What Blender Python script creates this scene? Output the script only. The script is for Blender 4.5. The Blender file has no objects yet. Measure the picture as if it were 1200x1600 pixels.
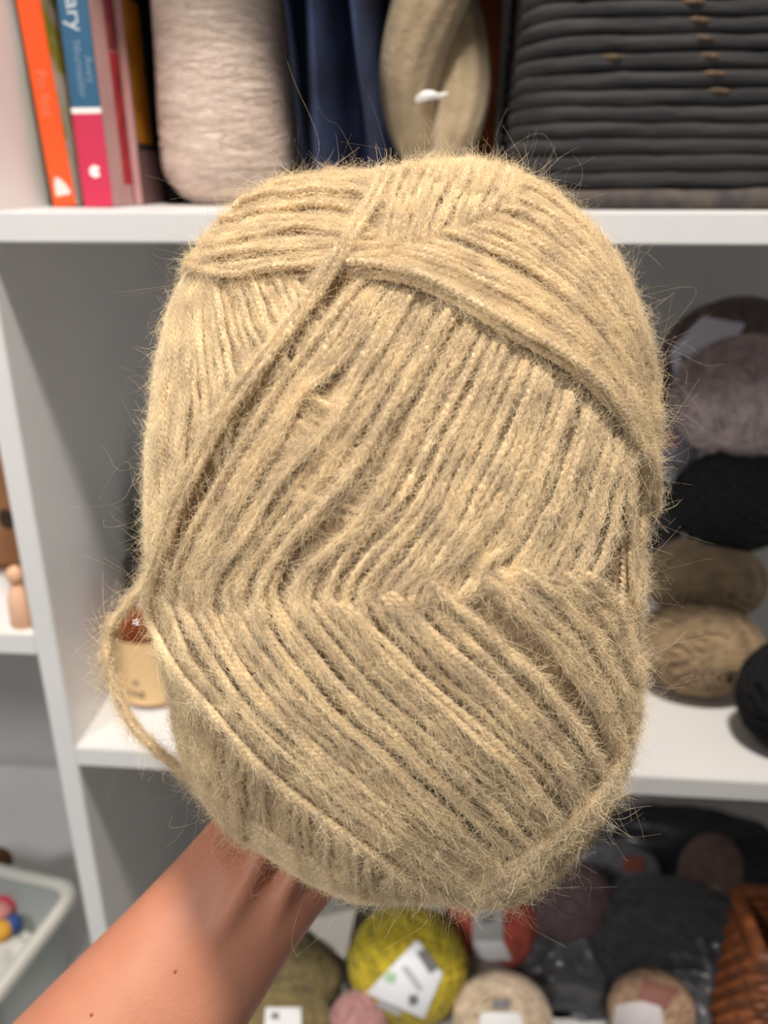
import bpy, math, random
import numpy as np
from mathutils import Vector, Matrix
random.seed(7); rng = np.random.default_rng(7)
scene = bpy.context.scene
C = scene.collection
# ------------------------------------------------------------------ camera, light, exposure
F = 1300.0                                   # focal length in pixels of a 1200x1600 frame
CAM = np.array([0.0, -0.456, 1.4611])
PITCH, YAW, ROLL = math.radians(22.15), math.radians(4.68), math.radians(-0.169)
_f = np.array([-math.sin(YAW)*math.cos(PITCH), math.cos(YAW)*math.cos(PITCH), -math.sin(PITCH)])
_r = np.array([math.cos(YAW), math.sin(YAW), 0.0]); _u = np.cross(_r, _f)
RT = math.cos(ROLL)*_r + math.sin(ROLL)*_u
UP = -math.sin(ROLL)*_r + math.cos(ROLL)*_u
FW = _f
cd = bpy.data.cameras.new('camera'); co = bpy.data.objects.new('camera', cd); C.objects.link(co)
cd.sensor_fit = 'HORIZONTAL'; cd.sensor_width = 36.0; cd.lens = 36.0*F/1200.0
cd.clip_start = 0.01; cd.clip_end = 30
m3 = Matrix((tuple(RT), tuple(UP), tuple(-FW))).transposed()
co.matrix_world = Matrix.Translation(Vector(CAM)) @ m3.to_4x4()
cd.dof.use_dof = True; cd.dof.focus_distance = 0.212; cd.dof.aperture_fstop = cd.lens/2.7
scene.camera = co
w = bpy.data.worlds.new('world'); scene.world = w; w.use_nodes = True
w.node_tree.nodes['Background'].inputs[0].default_value = (0.86, 0.93, 1.0, 1)
w.node_tree.nodes['Background'].inputs[1].default_value = 0.24
LAMP = np.array([0.03, -0.41, 2.52])
ld = bpy.data.lights.new('ceiling_lamp_light', 'AREA'); ld.shape = 'DISK'; ld.size = 0.14; ld.energy = 22.5
ld.color = (1.0, 0.94, 0.87)
lo = bpy.data.objects.new('ceiling_lamp_light', ld); lo.location = Vector(LAMP) - Vector((0, 0, 0.012)); C.objects.link(lo)
FILL_LAMP = np.array([-0.95, -1.50, 2.52])  # unseen lamp added to brighten the shelf fronts and arm from the left
l2 = bpy.data.lights.new('added_fill_light', 'AREA'); l2.shape = 'DISK'; l2.size = 0.45; l2.energy = 31; l2.color = (0.95, 0.98, 1.0)
lo2 = bpy.data.objects.new('added_fill_light', l2); lo2.location = Vector(FILL_LAMP) - Vector((0, 0, 0.012)); C.objects.link(lo2)
vs = scene.view_settings
vs.view_transform = 'Standard'; vs.look = 'None'; vs.gamma = 1.0; vs.use_curve_mapping = False; vs.exposure = -0.2
# ------------------------------------------------------------------ pixel helpers
def ray(px, py):
    px = np.asarray(px, float); py = np.asarray(py, float)
    return FW + RT*((px-600)/F)[..., None] - UP*((py-800)/F)[..., None]
def at(px, py, axis, val):
    d = ray(px, py); return CAM + d*((val-CAM[axis])/d[axis])
def atd(px, py, depth):
    return CAM + ray(px, py)*np.asarray(depth, float)[..., None]
def dep(p): return float((np.asarray(p)-CAM) @ FW)
def project(p):
    q = np.asarray(p)-CAM; z = q @ FW
    return 600+F*(q @ RT)/z, 800-F*(q @ UP)/z
# ------------------------------------------------------------------ materials
def lin(c):
    return tuple(((x/255)/12.92 if x/255 <= .04045 else ((x/255+.055)/1.055)**2.4) for x in c)
MATS = {}
def mat(name, rgb, rough=.6, rgb2=None, scale=60, bump=0, bscale=300, metal=0, trans=0, sheen=0, sss=0, ior=1.45, coat=0, detail=3, lo_=.35, hi_=.65, stretch=None):
    if name in MATS: return MATS[name]
    m = bpy.data.materials.new(name); m.use_nodes = True; nt = m.node_tree
    b = nt.nodes['Principled BSDF']
    b.inputs['Base Color'].default_value = (*lin(rgb), 1); b.inputs['Roughness'].default_value = rough
    b.inputs['Metallic'].default_value = metal; b.inputs['Transmission Weight'].default_value = trans
    b.inputs['IOR'].default_value = ior; b.inputs['Sheen Weight'].default_value = sheen
    b.inputs['Coat Weight'].default_value = coat
    if sss:
        b.inputs['Subsurface Weight'].default_value = sss
        b.inputs['Subsurface Radius'].default_value = (.012, .005, .003); b.inputs['Subsurface Scale'].default_value = .6
    tc = nt.nodes.new('ShaderNodeTexCoord'); src = tc.outputs['Object']
    if stretch:
        mp = nt.nodes.new('ShaderNodeMapping'); mp.inputs['Scale'].default_value = stretch
        nt.links.new(src, mp.inputs['Vector']); src = mp.outputs['Vector']
    if rgb2:
        n = nt.nodes.new('ShaderNodeTexNoise'); n.inputs['Scale'].default_value = scale; n.inputs['Detail'].default_value = detail
        nt.links.new(src, n.inputs['Vector'])
        r = nt.nodes.new('ShaderNodeValToRGB'); e = r.color_ramp.elements
        e[0].position = lo_; e[1].position = hi_; e[0].color = (*lin(rgb), 1); e[1].color = (*lin(rgb2), 1)
        nt.links.new(n.outputs['Fac'], r.inputs['Fac']); nt.links.new(r.outputs['Color'], b.inputs['Base Color'])
    if bump:
        n2 = nt.nodes.new('ShaderNodeTexNoise'); n2.inputs['Scale'].default_value = bscale; n2.inputs['Detail'].default_value = 4
        nt.links.new(src, n2.inputs['Vector'])
        bp = nt.nodes.new('ShaderNodeBump'); bp.inputs['Strength'].default_value = bump; bp.inputs['Distance'].default_value = .002
        nt.links.new(n2.outputs['Fac'], bp.inputs['Height']); nt.links.new(bp.outputs['Normal'], b.inputs['Normal'])
    MATS[name] = m; return m
def emis(name, rgb, s):
    m = bpy.data.materials.new(name); m.use_nodes = True; b = m.node_tree.nodes['Principled BSDF']
    b.inputs['Base Color'].default_value = (*lin(rgb), 1); b.inputs['Emission Color'].default_value = (*lin(rgb), 1); b.inputs['Emission Strength'].default_value = s
    return m
# ------------------------------------------------------------------ object helpers
WORLD = {}
def tag(o, label=None, cat=None, group=None, kind=None):
    if label: o['label'] = label
    if cat: o['category'] = cat
    if group: o['group'] = group
    if kind: o['kind'] = kind
    return o
def thing(name, loc, label, cat, group=None):
    o = bpy.data.objects.new(name, None); o.empty_display_size = .02
    o.location = Vector([float(x) for x in loc]); C.objects.link(o); WORLD[o.name] = np.array(loc, float)
    return tag(o, label, cat, group)
def obj(name, vf, m, parent=None, smooth=True, base=None):
    v, fcs = vf; v = np.asarray(v, float)
    if parent is not None: org = WORLD[parent.name]
    elif base is not None: org = np.asarray(base, float)
    else: org = np.array([v[:, 0].mean(), v[:, 1].mean(), v[:, 2].min()])
    me = bpy.data.meshes.new(name)
    vv = v-org
    if isinstance(fcs, np.ndarray) and fcs.ndim == 2:
        nf, k = fcs.shape
        me.vertices.add(len(vv)); me.vertices.foreach_set('co', vv.astype(np.float32).ravel())
        me.loops.add(nf*k); me.loops.foreach_set('vertex_index', fcs.astype(np.int32).ravel())
        me.polygons.add(nf); me.polygons.foreach_set('loop_start', np.arange(0, nf*k, k, dtype=np.int32))
        me.update(calc_edges=True); me.validate()
    else:
        me.from_pydata([tuple(p) for p in vv], [], [tuple(int(i) for i in q) for q in fcs])
    if smooth: me.polygons.foreach_set('use_smooth', np.ones(len(me.polygons), bool))
    me.materials.append(m)
    o = bpy.data.objects.new(name, me); C.objects.link(o); WORLD[o.name] = org
    if parent is not None: o.parent = parent
    else: o.location = Vector([float(x) for x in org])
    return o
def join(parts):
    V = []; Q = []; n = 0
    for v, f in parts:
        V.append(np.asarray(v, float)); Q += [tuple(int(i)+n for i in q) for q in f]; n += len(v)
    return np.vstack(V), Q
def box(x0, x1, y0, y1, z0, z1, bev=.0):
    if bev <= 0:
        v = np.array([(x, y, z) for x in (x0, x1) for y in (y0, y1) for z in (z0, z1)], float)
        return v, [(0, 1, 3, 2), (4, 6, 7, 5), (0, 4, 5, 1), (2, 3, 7, 6), (0, 2, 6, 4), (1, 5, 7, 3)]
    import bmesh
    bm = bmesh.new(); vv, ff = box(x0, x1, y0, y1, z0, z1)
    vs_ = [bm.verts.new(p) for p in vv]; [bm.faces.new([vs_[i] for i in f]) for f in ff]
    bmesh.ops.recalc_face_normals(bm, faces=bm.faces)
    bmesh.ops.bevel(bm, geom=list(bm.edges), offset=bev, segments=2, affect='EDGES')
    bm.verts.index_update(); out = np.array([v.co[:] for v in bm.verts]), [[v.index for v in f.verts] for f in bm.faces]
    bm.free(); return out
def tube(P, r, k=6, closed=False, sx=1.0):
    """tube of radius r (scalar or per point) along the points P, numpy quads"""
    P = np.asarray(P, float); n = len(P); r = np.broadcast_to(np.asarray(r, float), (n,))
    T = np.roll(P, -1, 0)-np.roll(P, 1, 0) if closed else np.gradient(P, axis=0)
    T /= np.linalg.norm(T, axis=1)[:, None]+1e-12
    a = np.array([0.31, 0.77, 0.55]); N = np.cross(T, a); N /= np.linalg.norm(N, axis=1)[:, None]+1e-12
    B = np.cross(T, N)
    an = np.arange(k)*2*np.pi/k
    V = P[:, None, :]+r[:, None, None]*(N[:, None, :]*np.cos(an)[None, :, None]+B[:, None, :]*np.sin(an)[None, :, None]*sx)
    V = V.reshape(-1, 3)
    i = np.arange(n if closed else n-1)[:, None]; j = np.arange(k)[None, :]
    i2 = (i+1) % n; j2 = (j+1) % k
    Q = np.stack([i*k+j, i*k+j2, i2*k+j2, i2*k+j], -1).reshape(-1, 4)
    return V, Q
def njoin(parts):
    n = 0; V = []; Q = []
    for v, q in parts: V.append(v); Q.append(q+n); n += len(v)
    return np.vstack(V), np.vstack(Q)
def lathe(prof, cx, cy, k=48, closed_bottom=True):
    prof = np.asarray(prof, float); a = np.arange(k)*2*np.pi/k
    V = np.stack([cx+prof[:, 0][:, None]*np.cos(a), cy+prof[:, 0][:, None]*np.sin(a), np.repeat(prof[:, 1][:, None], k, 1)], -1).reshape(-1, 3)
    n = len(prof); i = np.arange(n-1)[:, None]; j = np.arange(k)[None, :]; j2 = (j+1) % k
    return V, np.stack([i*k+j, i*k+j2, (i+1)*k+j2, (i+1)*k+j], -1).reshape(-1, 4)
def loft(rings):
    k = len(rings[0]); V = np.vstack(rings); n = len(rings)
    Q = [(i*k+j, i*k+(j+1) % k, (i+1)*k+(j+1) % k, (i+1)*k+j) for i in range(n-1) for j in range(k)]
    Q.append(tuple(range(k))[::-1]); Q.append(tuple((n-1)*k+j for j in range(k)))
    return V, Q
def spline(K, n):
    """Catmull-Rom through control points K, n samples"""
    K = np.asarray(K, float); m = len(K)
    t = np.linspace(0, m-1, n); i = np.clip(t.astype(int), 0, m-2); u = (t-i)[:, None]
    p = lambda q: K[np.clip(q, 0, m-1)]
    p0, p1, p2, p3 = p(i-1), p(i), p(i+1), p(i+2)
    p0 = np.where((i == 0)[:, None], 2*p1-p2, p0); p3 = np.where((i == m-2)[:, None], 2*p2-p1, p3)
    return .5*(2*p1+(p2-p0)*u+(2*p0-5*p1+4*p2-p3)*u**2+(3*p1-p0-3*p2+p3)*u**3)
def text_mesh(body, size):
    cu = bpy.data.curves.new('lettering', 'FONT'); cu.body = body; cu.size = size; cu.resolution_u = 3
    o = bpy.data.objects.new('lettering', cu); C.objects.link(o)
    dg = bpy.context.evaluated_depsgraph_get(); me = bpy.data.meshes.new_from_object(o.evaluated_get(dg))
    v = np.array([q.co[:] for q in me.vertices]); f = [list(p.vertices) for p in me.polygons]
    bpy.data.objects.remove(o); bpy.data.curves.remove(cu); bpy.data.meshes.remove(me)
    return v, f
# ------------------------------------------------------------------ the setting
Z_UP, Z_LO, T = 1.4425, 1.0914, .0158
X_DR, X_DL = -.2539, -.2687
Z_FL = Z_LO-T-.335
XR, XL = .546, -1.07
DEPTH = .39
white = mat('white_foil', (236, 233, 230), .38, (228, 226, 224), 8)
wallm = mat('wall_paint', (206, 204, 202), .8, (198, 196, 195), 5, bump=.15, bscale=200)
def struct(name, vf, m): return tag(obj(name, vf, m, smooth=False), kind='structure')
struct('wall_back', box(-2.2, 2.2, .40, .48, 0, 2.6), wallm)
struct('wall_left', box(-2.28, -2.2, -2.6, .48, 0, 2.6), wallm)
struct('floor', box(-2.28, 2.2, -2.6, .48, -.06, 0), mat('floor_vinyl', (172, 164, 154), .5, (158, 150, 141), 7))
struct('ceiling', box(-2.28, 2.2, -2.6, .48, 2.6, 2.68), mat('ceiling_paint', (238, 237, 234), .85))
ctr = LAMP
for LP, rl, lab in ((LAMP, .13, 'round white ceiling lamp just in front of the shelves'), (FILL_LAMP, .25, 'large round ceiling lamp, unseen, added as fill from the left')):
    cl = thing('ceiling_light', (LP[0], LP[1], 2.52), lab, 'lamp')
    obj('lamp_base', lathe([(.001, 2.6), (rl, 2.6), (rl, 2.545), (rl-.01, 2.535), (.001, 2.535)], LP[0], LP[1]), white, cl)
    obj('diffuser', lathe([(rl-.012, 2.536), (rl-.018, 2.524), (rl-.05, 2.521), (.001, 2.52)], LP[0], LP[1]), MATS.setdefault('lamp_glow', MATS.get('lamp_glow') or emis('lamp_glow', (255, 240, 220), 5)), cl)
# bookcase: every board its own part
bc = thing('bookcase', (.0, .19, 0), 'white open bookcase with cube compartments against the wall', 'bookcase')
B = .0008
def board(name, *a): return obj(name, box(*a, bev=B), white, bc, smooth=False)
ZT = 1.738
board('divider', X_DL, X_DR, 0, DEPTH, .038, ZT-.038)
board('side_panel', XL-.038, XL, 0, DEPTH, 0, ZT)
board('side_panel', XR, XR+.038, 0, DEPTH, 0, ZT)
board('top_panel', XL, XR, 0, DEPTH, ZT-.038, ZT)
board('bottom_panel', XL, XR, 0, DEPTH, 0, .038)
for z in (Z_UP, Z_LO, Z_FL, Z_FL-.351):
    board('shelf', X_DR, XR, 0, DEPTH, z-T, z)
for z in (1.4425, 1.181, Z_FL, Z_FL-.351):
    board('shelf', XL, X_DL, 0, DEPTH, z-T, z)
# ------------------------------------------------------------------ the big ball of yarn
SIL = [(300,400),(345,335),(430,287),(520,264),(600,262),(660,250),(730,242),(780,252),(830,276),(900,327),(945,372),(980,440),(1000,500),(1012,580),(1016,680),(1014,735),(1006,790),(1000,850),(998,905),(990,985),(984,1060),(970,1160),(948,1240),(900,1318),(850,1372),(800,1398),(740,1406),(640,1408),(560,1412),(500,1388),(420,1340),(345,1290),(295,1220),(264,1100),(247,980),(236,930),(224,850),(224,760),(232,640),(247,540),(268,460)]
CX, CY, ZC = 617.0, 830.0, .255
HF, HB, PW = .068, .052, 2.12
sil = np.array(SIL, float); th = np.arctan2(-(sil[:, 1]-CY), sil[:, 0]-CX); rr = np.hypot(sil[:, 0]-CX, sil[:, 1]-CY)
o_ = np.argsort(th); th, rr = th[o_], rr[o_]
TG = np.linspace(-np.pi, np.pi, 721); RG = np.interp(TG, np.r_[th[-1]-2*np.pi, th, th[0]+2*np.pi], np.r_[rr[-1], rr, rr[0]])
kk = np.exp(-.5*(np.arange(-10, 11)/4)**2); kk /= kk.sum()
RG = np.convolve(np.r_[RG[-11:-1], RG, RG[1:11]], kk, 'valid')
def hs(s, H): return H*np.clip(1-np.clip(s, 0, 1)**PW, 0, 1)**(1/PW)
sg = np.linspace(0, 1, 4001); fac = sg/(1-hs(sg, HF)/ZC); im = int(np.argmax(fac)); KM, SM = fac[im], sg[im]
LIFT0 = .0022
def Rpx(t): return np.interp(t, TG, RG)
def Rm(t): return Rpx(t)*ZC/F/KM-LIFT0
C0 = atd(np.array(CX), np.array(CY), np.array(ZC))
EZ = -ray(np.array(CX), np.array(CY)); EZ = -FW            # towards the camera
def uvw(u, v, wz): return C0+RT*np.asarray(u)[..., None]+UP*np.asarray(v)[..., None]-FW*np.asarray(wz)[..., None]
def implicit(u, v, wz):
    t = np.arctan2(v, u); return (np.hypot(u, v)/Rm(t))**PW+(np.abs(wz)/np.where(wz >= 0, HF, HB))**PW
def nrm(u, v, wz):
    e = 2e-4; g = np.stack([implicit(u+e, v, wz)-implicit(u-e, v, wz), implicit(u, v+e, wz)-implicit(u, v-e, wz), implicit(u, v, wz+e)-implicit(u, v, wz-e)], -1)
    g /= np.linalg.norm(g, axis=-1)[..., None]+1e-12
    return g
def surf_px(px, py, lift):
    """front surface of the ball seen at a pixel, lifted along its normal"""
    px = np.asarray(px, float); py = np.asarray(py, float)
    t = np.arctan2(-(py-CY), px-CX); q = np.clip(np.hypot(px-CX, py-CY)/Rpx(t), 0, .992)*KM
    s = np.interp(q, fac[:im+1], sg[:im+1])
    u, v, wz = s*Rm(t)*np.cos(t), s*Rm(t)*np.sin(t), hs(s, HF)
    n = nrm(u, v, wz); lift = np.asarray(lift, float)
    return uvw(u+n[..., 0]*lift, v+n[..., 1]*lift, wz+n[..., 2]*lift)
def surf_polar(s, t, side, lift):
    """surface at polar place (s,t) on the front (+1) or back (-1)"""
    s = np.asarray(s, float); t = np.asarray(t, float)
    wz = np.where(side > 0, hs(s, HF), -hs(s, HB)); u, v = s*Rm(t)*np.cos(t), s*Rm(t)*np.sin(t)
    n = nrm(u, v, wz)
    return uvw(u+n[..., 0]*lift, v+n[..., 1]*lift, wz+n[..., 2]*lift)
def to_world_dir(a): return a[..., 0:1]*RT+a[..., 1:2]*UP-a[..., 2:3]*FW
yarn_m = mat('yarn', (246, 219, 172), .85, (208, 185, 152), 190, sheen=.25, lo_=.38, hi_=.68)
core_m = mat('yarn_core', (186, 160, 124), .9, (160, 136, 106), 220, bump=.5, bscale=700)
fuzz_m = mat('yarn_fuzz', (251, 229, 187), .75, (218, 196, 162), 120, lo_=.35, hi_=.65)
base = surf_polar(np.array([1.0]), np.array([-np.pi/2]), -1, 0.)[0]
SK = thing('yarn_ball', base, 'large fluffy beige ball of wool yarn held up in a hand', 'yarn ball')
tt = np.linspace(-np.pi, np.pi, 97)[:-1]; rings = []
sv = np.sin(np.linspace(0, np.pi/2, 18))
for s in sv: rings.append(surf_polar(np.full(96, max(s, 1e-3)), tt, 1, 0.))
for s in sv[::-1][1:]: rings.append(surf_polar(np.full(96, max(s, 1e-3)), tt, -1, 0.))
v_ = np.vstack(rings); nr = len(rings); i_ = np.arange(nr-1)[:, None]; j_ = np.arange(96)[None, :]; j2_ = (j_+1) % 96
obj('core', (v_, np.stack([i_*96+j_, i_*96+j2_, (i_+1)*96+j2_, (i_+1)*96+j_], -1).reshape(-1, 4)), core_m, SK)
STR = []          # (points, outward normals, radius, fuzz density, fuzz length factor)
def outward(P):
    q = P-C0; u, v, wz = q @ RT, q @ UP, -(q @ FW)
    return to_world_dir(nrm(u, v, wz))
def resample(P, step):
    d = np.r_[0, np.cumsum(np.linalg.norm(np.diff(P, axis=0), axis=1))]
    n = max(6, int(d[-1]/step)); t = np.linspace(0, d[-1], n)
    return np.stack([np.interp(t, d, P[:, i]) for i in range(3)], 1)
def strand(P, r=.00105, dens=1.0, fl=1.0, name='yarn_strand', plies=2):
    """one wrap of yarn: two twisted plies in one mesh"""
    P = resample(P, .0009); n = len(P)
    T_ = np.gradient(P, axis=0); T_ /= np.linalg.norm(T_, axis=1)[:, None]+1e-12
    N = outward(P); Bn = np.cross(T_, N); Bn /= np.linalg.norm(Bn, axis=1)[:, None]+1e-12; N = np.cross(Bn, T_)
    ph = np.arange(n)*.0009/.0030*2*np.pi+rng.uniform(0, 6.28)
    parts = []
    for a in range(plies):
        o2 = ph+a*2*np.pi/plies
        parts.append(tube(P+(Bn*np.cos(o2)[:, None]*.42+N*np.sin(o2)[:, None]*.42)*r, r*.70*(1+.12*np.sin(ph*1.7+a)), 5))
    obj(name, njoin(parts), yarn_m, SK)
    STR.append((P, N, r, dens, fl))
def wob(n, amp, f=2.2):
    x = np.linspace(0, 1, n); return amp*(np.sin(x*6.28*f*rng.uniform(.4, 1)+rng.uniform(0, 6.3))*.6+np.sin(x*6.28*f*2*rng.uniform(.5, 1.2)+rng.uniform(0, 6.3))*.4)
def warp(p):
    """two places where the wraps have been pushed aside"""
    out = p.copy()
    for cx, cy, rx, push, ang in ((492, 628, 62, 24, -.95), (520, 812, 70, 14, -.75)):
        d = p-np.array([cx, cy]); ax = np.array([math.cos(ang), math.sin(ang)]); nx = np.array([-ax[1], ax[0]])
        al = d @ ax; ac = d @ nx
        out += nx*(np.sign(ac)*push*np.exp(-(al/rx)**2-(ac/26)**2))[:, None]
    return out
def family(keys, n, lift, dive0=1.0, dive1=1.0, jit=3.0, r=.00105, dens=1.0, warped=False, clump=.35, fl=1.0):
    keys = np.array(keys, float); K = len(keys); ns = 70
    pos = np.linspace(0, K-1, n)+rng.normal(0, clump*.5*(K-1)/max(n, 1), n); pos[0], pos[-1] = 0, K-1
    for q in np.clip(pos, 0, K-1):
        ctrl = spline(keys.reshape(K, -1), 200*(K-1)+1)[int(round(q*200))].reshape(-1, 2)
        p = spline(ctrl, ns); d = np.gradient(p, axis=0); d /= np.linalg.norm(d, axis=1)[:, None]
        p = p+np.stack([-d[:, 1], d[:, 0]], 1)*wob(ns, jit)[:, None]
        if warped: p = warp(p)
        x = np.linspace(0, 1, ns)
        L = lift+rng.normal(0, .0006)+wob(ns, .00045)
        L = L-dive0*(lift+.0012)*np.clip(1-x/.07, 0, 1)**2-dive1*(lift+.0012)*np.clip(1-(1-x)/.07, 0, 1)**2
        strand(surf_px(p[:, 0], p[:, 1], L), r*.92*rng.uniform(.82, 1.12), dens, fl)
mm = .001
# under-layers at the left and the lower left
family([[(262,480),(243,570),(232,680),(226,800),(230,900)],[(286,432),(272,560),(262,670),(250,780),(240,880)],[(312,425),(312,520),(318,610),(322,690),(300,760)],[(345,425),(365,500),(383,560),(390,600),(375,650)],[(400,420),(420,470),(440,510),(455,530),(462,545)],[(450,420),(470,450),(490,470),(500,480),(505,485)]], 22, .8*mm)
family([[(236,930),(252,1050),(270,1140),(288,1215)],[(300,1045),(308,1130),(322,1210),(342,1287)],[(400,1155),(392,1220),(394,1280),(408,1335)],[(520,1262),(512,1305),(513,1350),(528,1396)],[(640,1338),(632,1365),(632,1388),(638,1406)],[(735,1378),(728,1390),(726,1398),(726,1405)]], 40, .8*mm, r=.00095)
# coarse layer under the middle, seen through the gap
family([[(400,560),(470,600),(540,640)],[(420,650),(490,690),(560,720)],[(430,760),(520,790),(600,810)]], 16, -.2*mm)
# middle panel, running down to the left
family([[(560,425),(470,545),(385,660),(320,780),(275,880),(255,965)],[(640,455),(555,590),(455,725),(370,845),(335,910),(345,980)],[(720,490),(640,635),(580,745),(485,840),(450,900),(452,965)],[(800,540),(735,680),(680,790),(622,870),(590,915),(582,958)],[(870,590),(820,720),(780,800),(735,860),(705,905),(688,930)],[(930,640),(890,760),(865,820),(835,880),(810,908),(798,915)],[(975,695),(955,790),(940,840),(925,880),(915,902),(905,908)]], 43, 1.5*mm, dive0=.3, dive1=.9, warped=True, jit=4, clump=.9, r=.00112)
# lower panel, running down to the right from the zigzag
family([[(238,925),(300,1052),(420,1185),(560,1296),(660,1362),(745,1392)],[(335,955),(430,1085),(540,1188),(640,1275),(720,1335),(765,1368)],[(445,930),(540,1045),(640,1140),(740,1235),(800,1300),(832,1322)],[(555,930),(650,1028),(740,1110),(820,1190),(870,1255),(888,1278)],[(660,895),(750,982),(830,1065),(890,1140),(925,1200),(937,1228)],[(785,878),(860,948),(915,1015),(950,1085),(962,1135),(964,1168)],[(900,888),(940,928),(965,985),(978,1040),(979,1080),(976,1112)]], 42, 2.4*mm, dive0=.25, dive1=.5, jit=3.5, clump=.9, r=.00112)
# the cap: left fan, top, and the sweep to the right edge
family([[(288,412),(360,421),(450,412),(540,400),(605,388)],[(300,392),(380,373),(460,363),(540,368),(600,370)],[(332,346),(400,325),(480,318),(550,325),(600,335)],[(398,298),(460,285),(520,284),(570,292),(605,303)],[(440,282),(500,268),(550,264),(590,270),(615,277)]], 15, 2.2*mm, dive0=.2, dive1=.3)
family([[(625,262),(603,300),(590,345),(588,388)],[(680,250),(655,290),(635,330),(620,382)],[(730,244),(712,280),(690,315),(668,366)],[(775,252),(765,275),(750,300),(728,342)],[(808,268),(806,282),(802,298),(790,318)]], 17, 2.2*mm, dive0=.1, dive1=.9)
family([[(540,418),(650,440),(760,495),(870,560),(945,625),(985,690),(1002,748)],[(592,385),(700,420),(800,470),(900,540),(965,610),(1000,670),(1010,720)],[(695,350),(790,390),(880,450),(950,525),(990,600),(1010,660),(1014,700)],[(785,315),(860,355),(930,420),(975,490),(1000,560),(1011,620),(1014,660)],[(800,268),(860,300),(920,350),(965,415),(990,480),(1005,540),(1011,580)]], 22, 2.6*mm, dive0=.5, dive1=.2)
# right-hand edge and the band at the lower right
family([[(978,690),(976,770),(974,850),(976,950),(978,1040)],[(1010,690),(1004,780),(998,860),(991,960),(985,1060)]], 5, 2.0*mm)
family([[(985,1000),(977,1100),(950,1180),(890,1262),(800,1328),(715,1372)],[(988,1040),(974,1150),(938,1237),(870,1310),(790,1366),(725,1394)],[(984,1080),(962,1195),(925,1278),(858,1358),(800,1394),(740,1404)]], 12, 2.5*mm, dive0=.2, dive1=.2)
# proud single wraps
for off in (-7, 6):
    family([[(605+off,272),(560+off,350),(500+off,440),(420+off,550),(350+off,650),(296+off,760),(262+off*.6,850),(238+off*.4,925)]]*2, 1, 4.2*mm, jit=2.0, r=.0013, dive0=.2, dive1=.2)
family([[(235,915),(262,1000),(310,1068),(425,1190),(560,1298),(650,1358),(720,1388),(800,1390)]]*2, 1, 3.6*mm, jit=2, r=.0014, dive0=.1, dive1=.1)
family([[(540,410),(650,432),(755,486),(865,552),(940,618),(982,684),(1004,735),(1003,800)]]*2, 1, 4.2*mm, jit=2, r=.0013, dive0=.1, dive1=.1)
family([[(984,1010),(976,1100),(948,1182),(888,1264),(798,1330),(712,1374)]]*2, 1, 4.0*mm, jit=2, r=.0013, dive0=.1, dive1=.3)
# loose strand hanging off the left side
kp = np.array([(262,850,.252),(232,905,.25),(200,945,.25),(173,985,.252),(168,1030,.252),(185,1090,.253),(212,1138,.254),(245,1172,.255),(285,1205,.257)])
strand(atd(*spline(kp, 80).T), .0013, 3.2, 1.5, 'loose_strand')
kp = np.array([(880,868,.214),(930,882,.219),(965,890,.226),(992,897,.234),(1004,908,.243),(998,922,.248),(986,935,.252)])
strand(atd(*spline(kp, 50).T), .0012, 1.2, 1.0, 'loose_strand')
# the hidden sides and the back are wound too
for q in np.sin(np.linspace(.98, 1.5708, 18)):
    t = np.linspace(-np.pi, np.pi, 220); strand(surf_polar(np.full(220, q), t, 1, .0008), .00105, .25, .7)
for q in np.sin(np.linspace(1.02, 1.52, 12)):
    t = np.linspace(-np.pi, np.pi, 220); strand(surf_polar(np.full(220, q), t, -1, .0008), .00105, .2, .7)
for q in np.linspace(-.93, .93, 44):
    a = .35; x = np.linspace(-1, 1, 60)*math.sqrt(max(.0, .9-q*q*.9))
    uu = q*math.cos(a)-x*math.sin(a); vv = q*math.sin(a)+x*math.cos(a)
    strand(surf_polar(np.hypot(uu, vv), np.arctan2(vv, uu), -1, .0010+rng.normal(0, .0003)), .00105, .2, .7)
# fuzz: fine curled fibres standing off every wrap
def fibres(P0, D, L, curl, k):
    n = len(P0); s = np.linspace(0, 1, k)[None, :, None]
    c1 = rng.normal(0, 1, (n, 1, 3)); c2 = rng.normal(0, 1, (n, 1, 3)); ph = rng.uniform(0, 6.28, (n, 1, 1))
    return P0[:, None, :]+L[:, None, None]*(D[:, None, :]*s+c1*curl*s**2*.5+c2*curl*.34*np.sin(s*5.5+ph)*s)
pts = []; rad = []; cnt = []
for P, N, r, dens, fl in STR:
    ln = len(P)*.0009; n = int(ln*1000*17*dens)
    i = rng.integers(0, len(P)-1, n); u = rng.random((n, 1)); P0 = P[i]*(1-u)+P[i+1]*u
    Tn = np.gradient(P, axis=0)[i]; Tn /= np.linalg.norm(Tn, axis=1)[:, None]+1e-12
    Nn = N[i]; Bn = np.cross(Tn, Nn)
    a = rng.uniform(-1.2, 1.2, n)[:, None]*(2.6 if dens > 1.5 else 1)
    rim = Bn*np.sin(a)+Nn*np.cos(a)
    P0 = P0+rim*r*rng.uniform(.6, 1.05, (n, 1))
    sg_ = rng.choice([-1, 1], (n, 1))
    D = Tn*sg_+rim*np.abs(rng.normal(0, .22, (n, 1)))+Bn*rng.normal(0, .35, (n, 1))+Nn*rng.uniform(-.08, .14, (n, 1))
    D /= np.linalg.norm(D, axis=1)[:, None]
    L = rng.gamma(3.0, .00102, n)*fl
    pts.append(fibres(P0, D, L, .55, 5).reshape(-1, 3)); cnt += [5]*n
    rad.append(np.tile(np.array([1, 1, .9, .7, .35]), n)*np.repeat(rng.uniform(.000018, .000034, n), 5))
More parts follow.
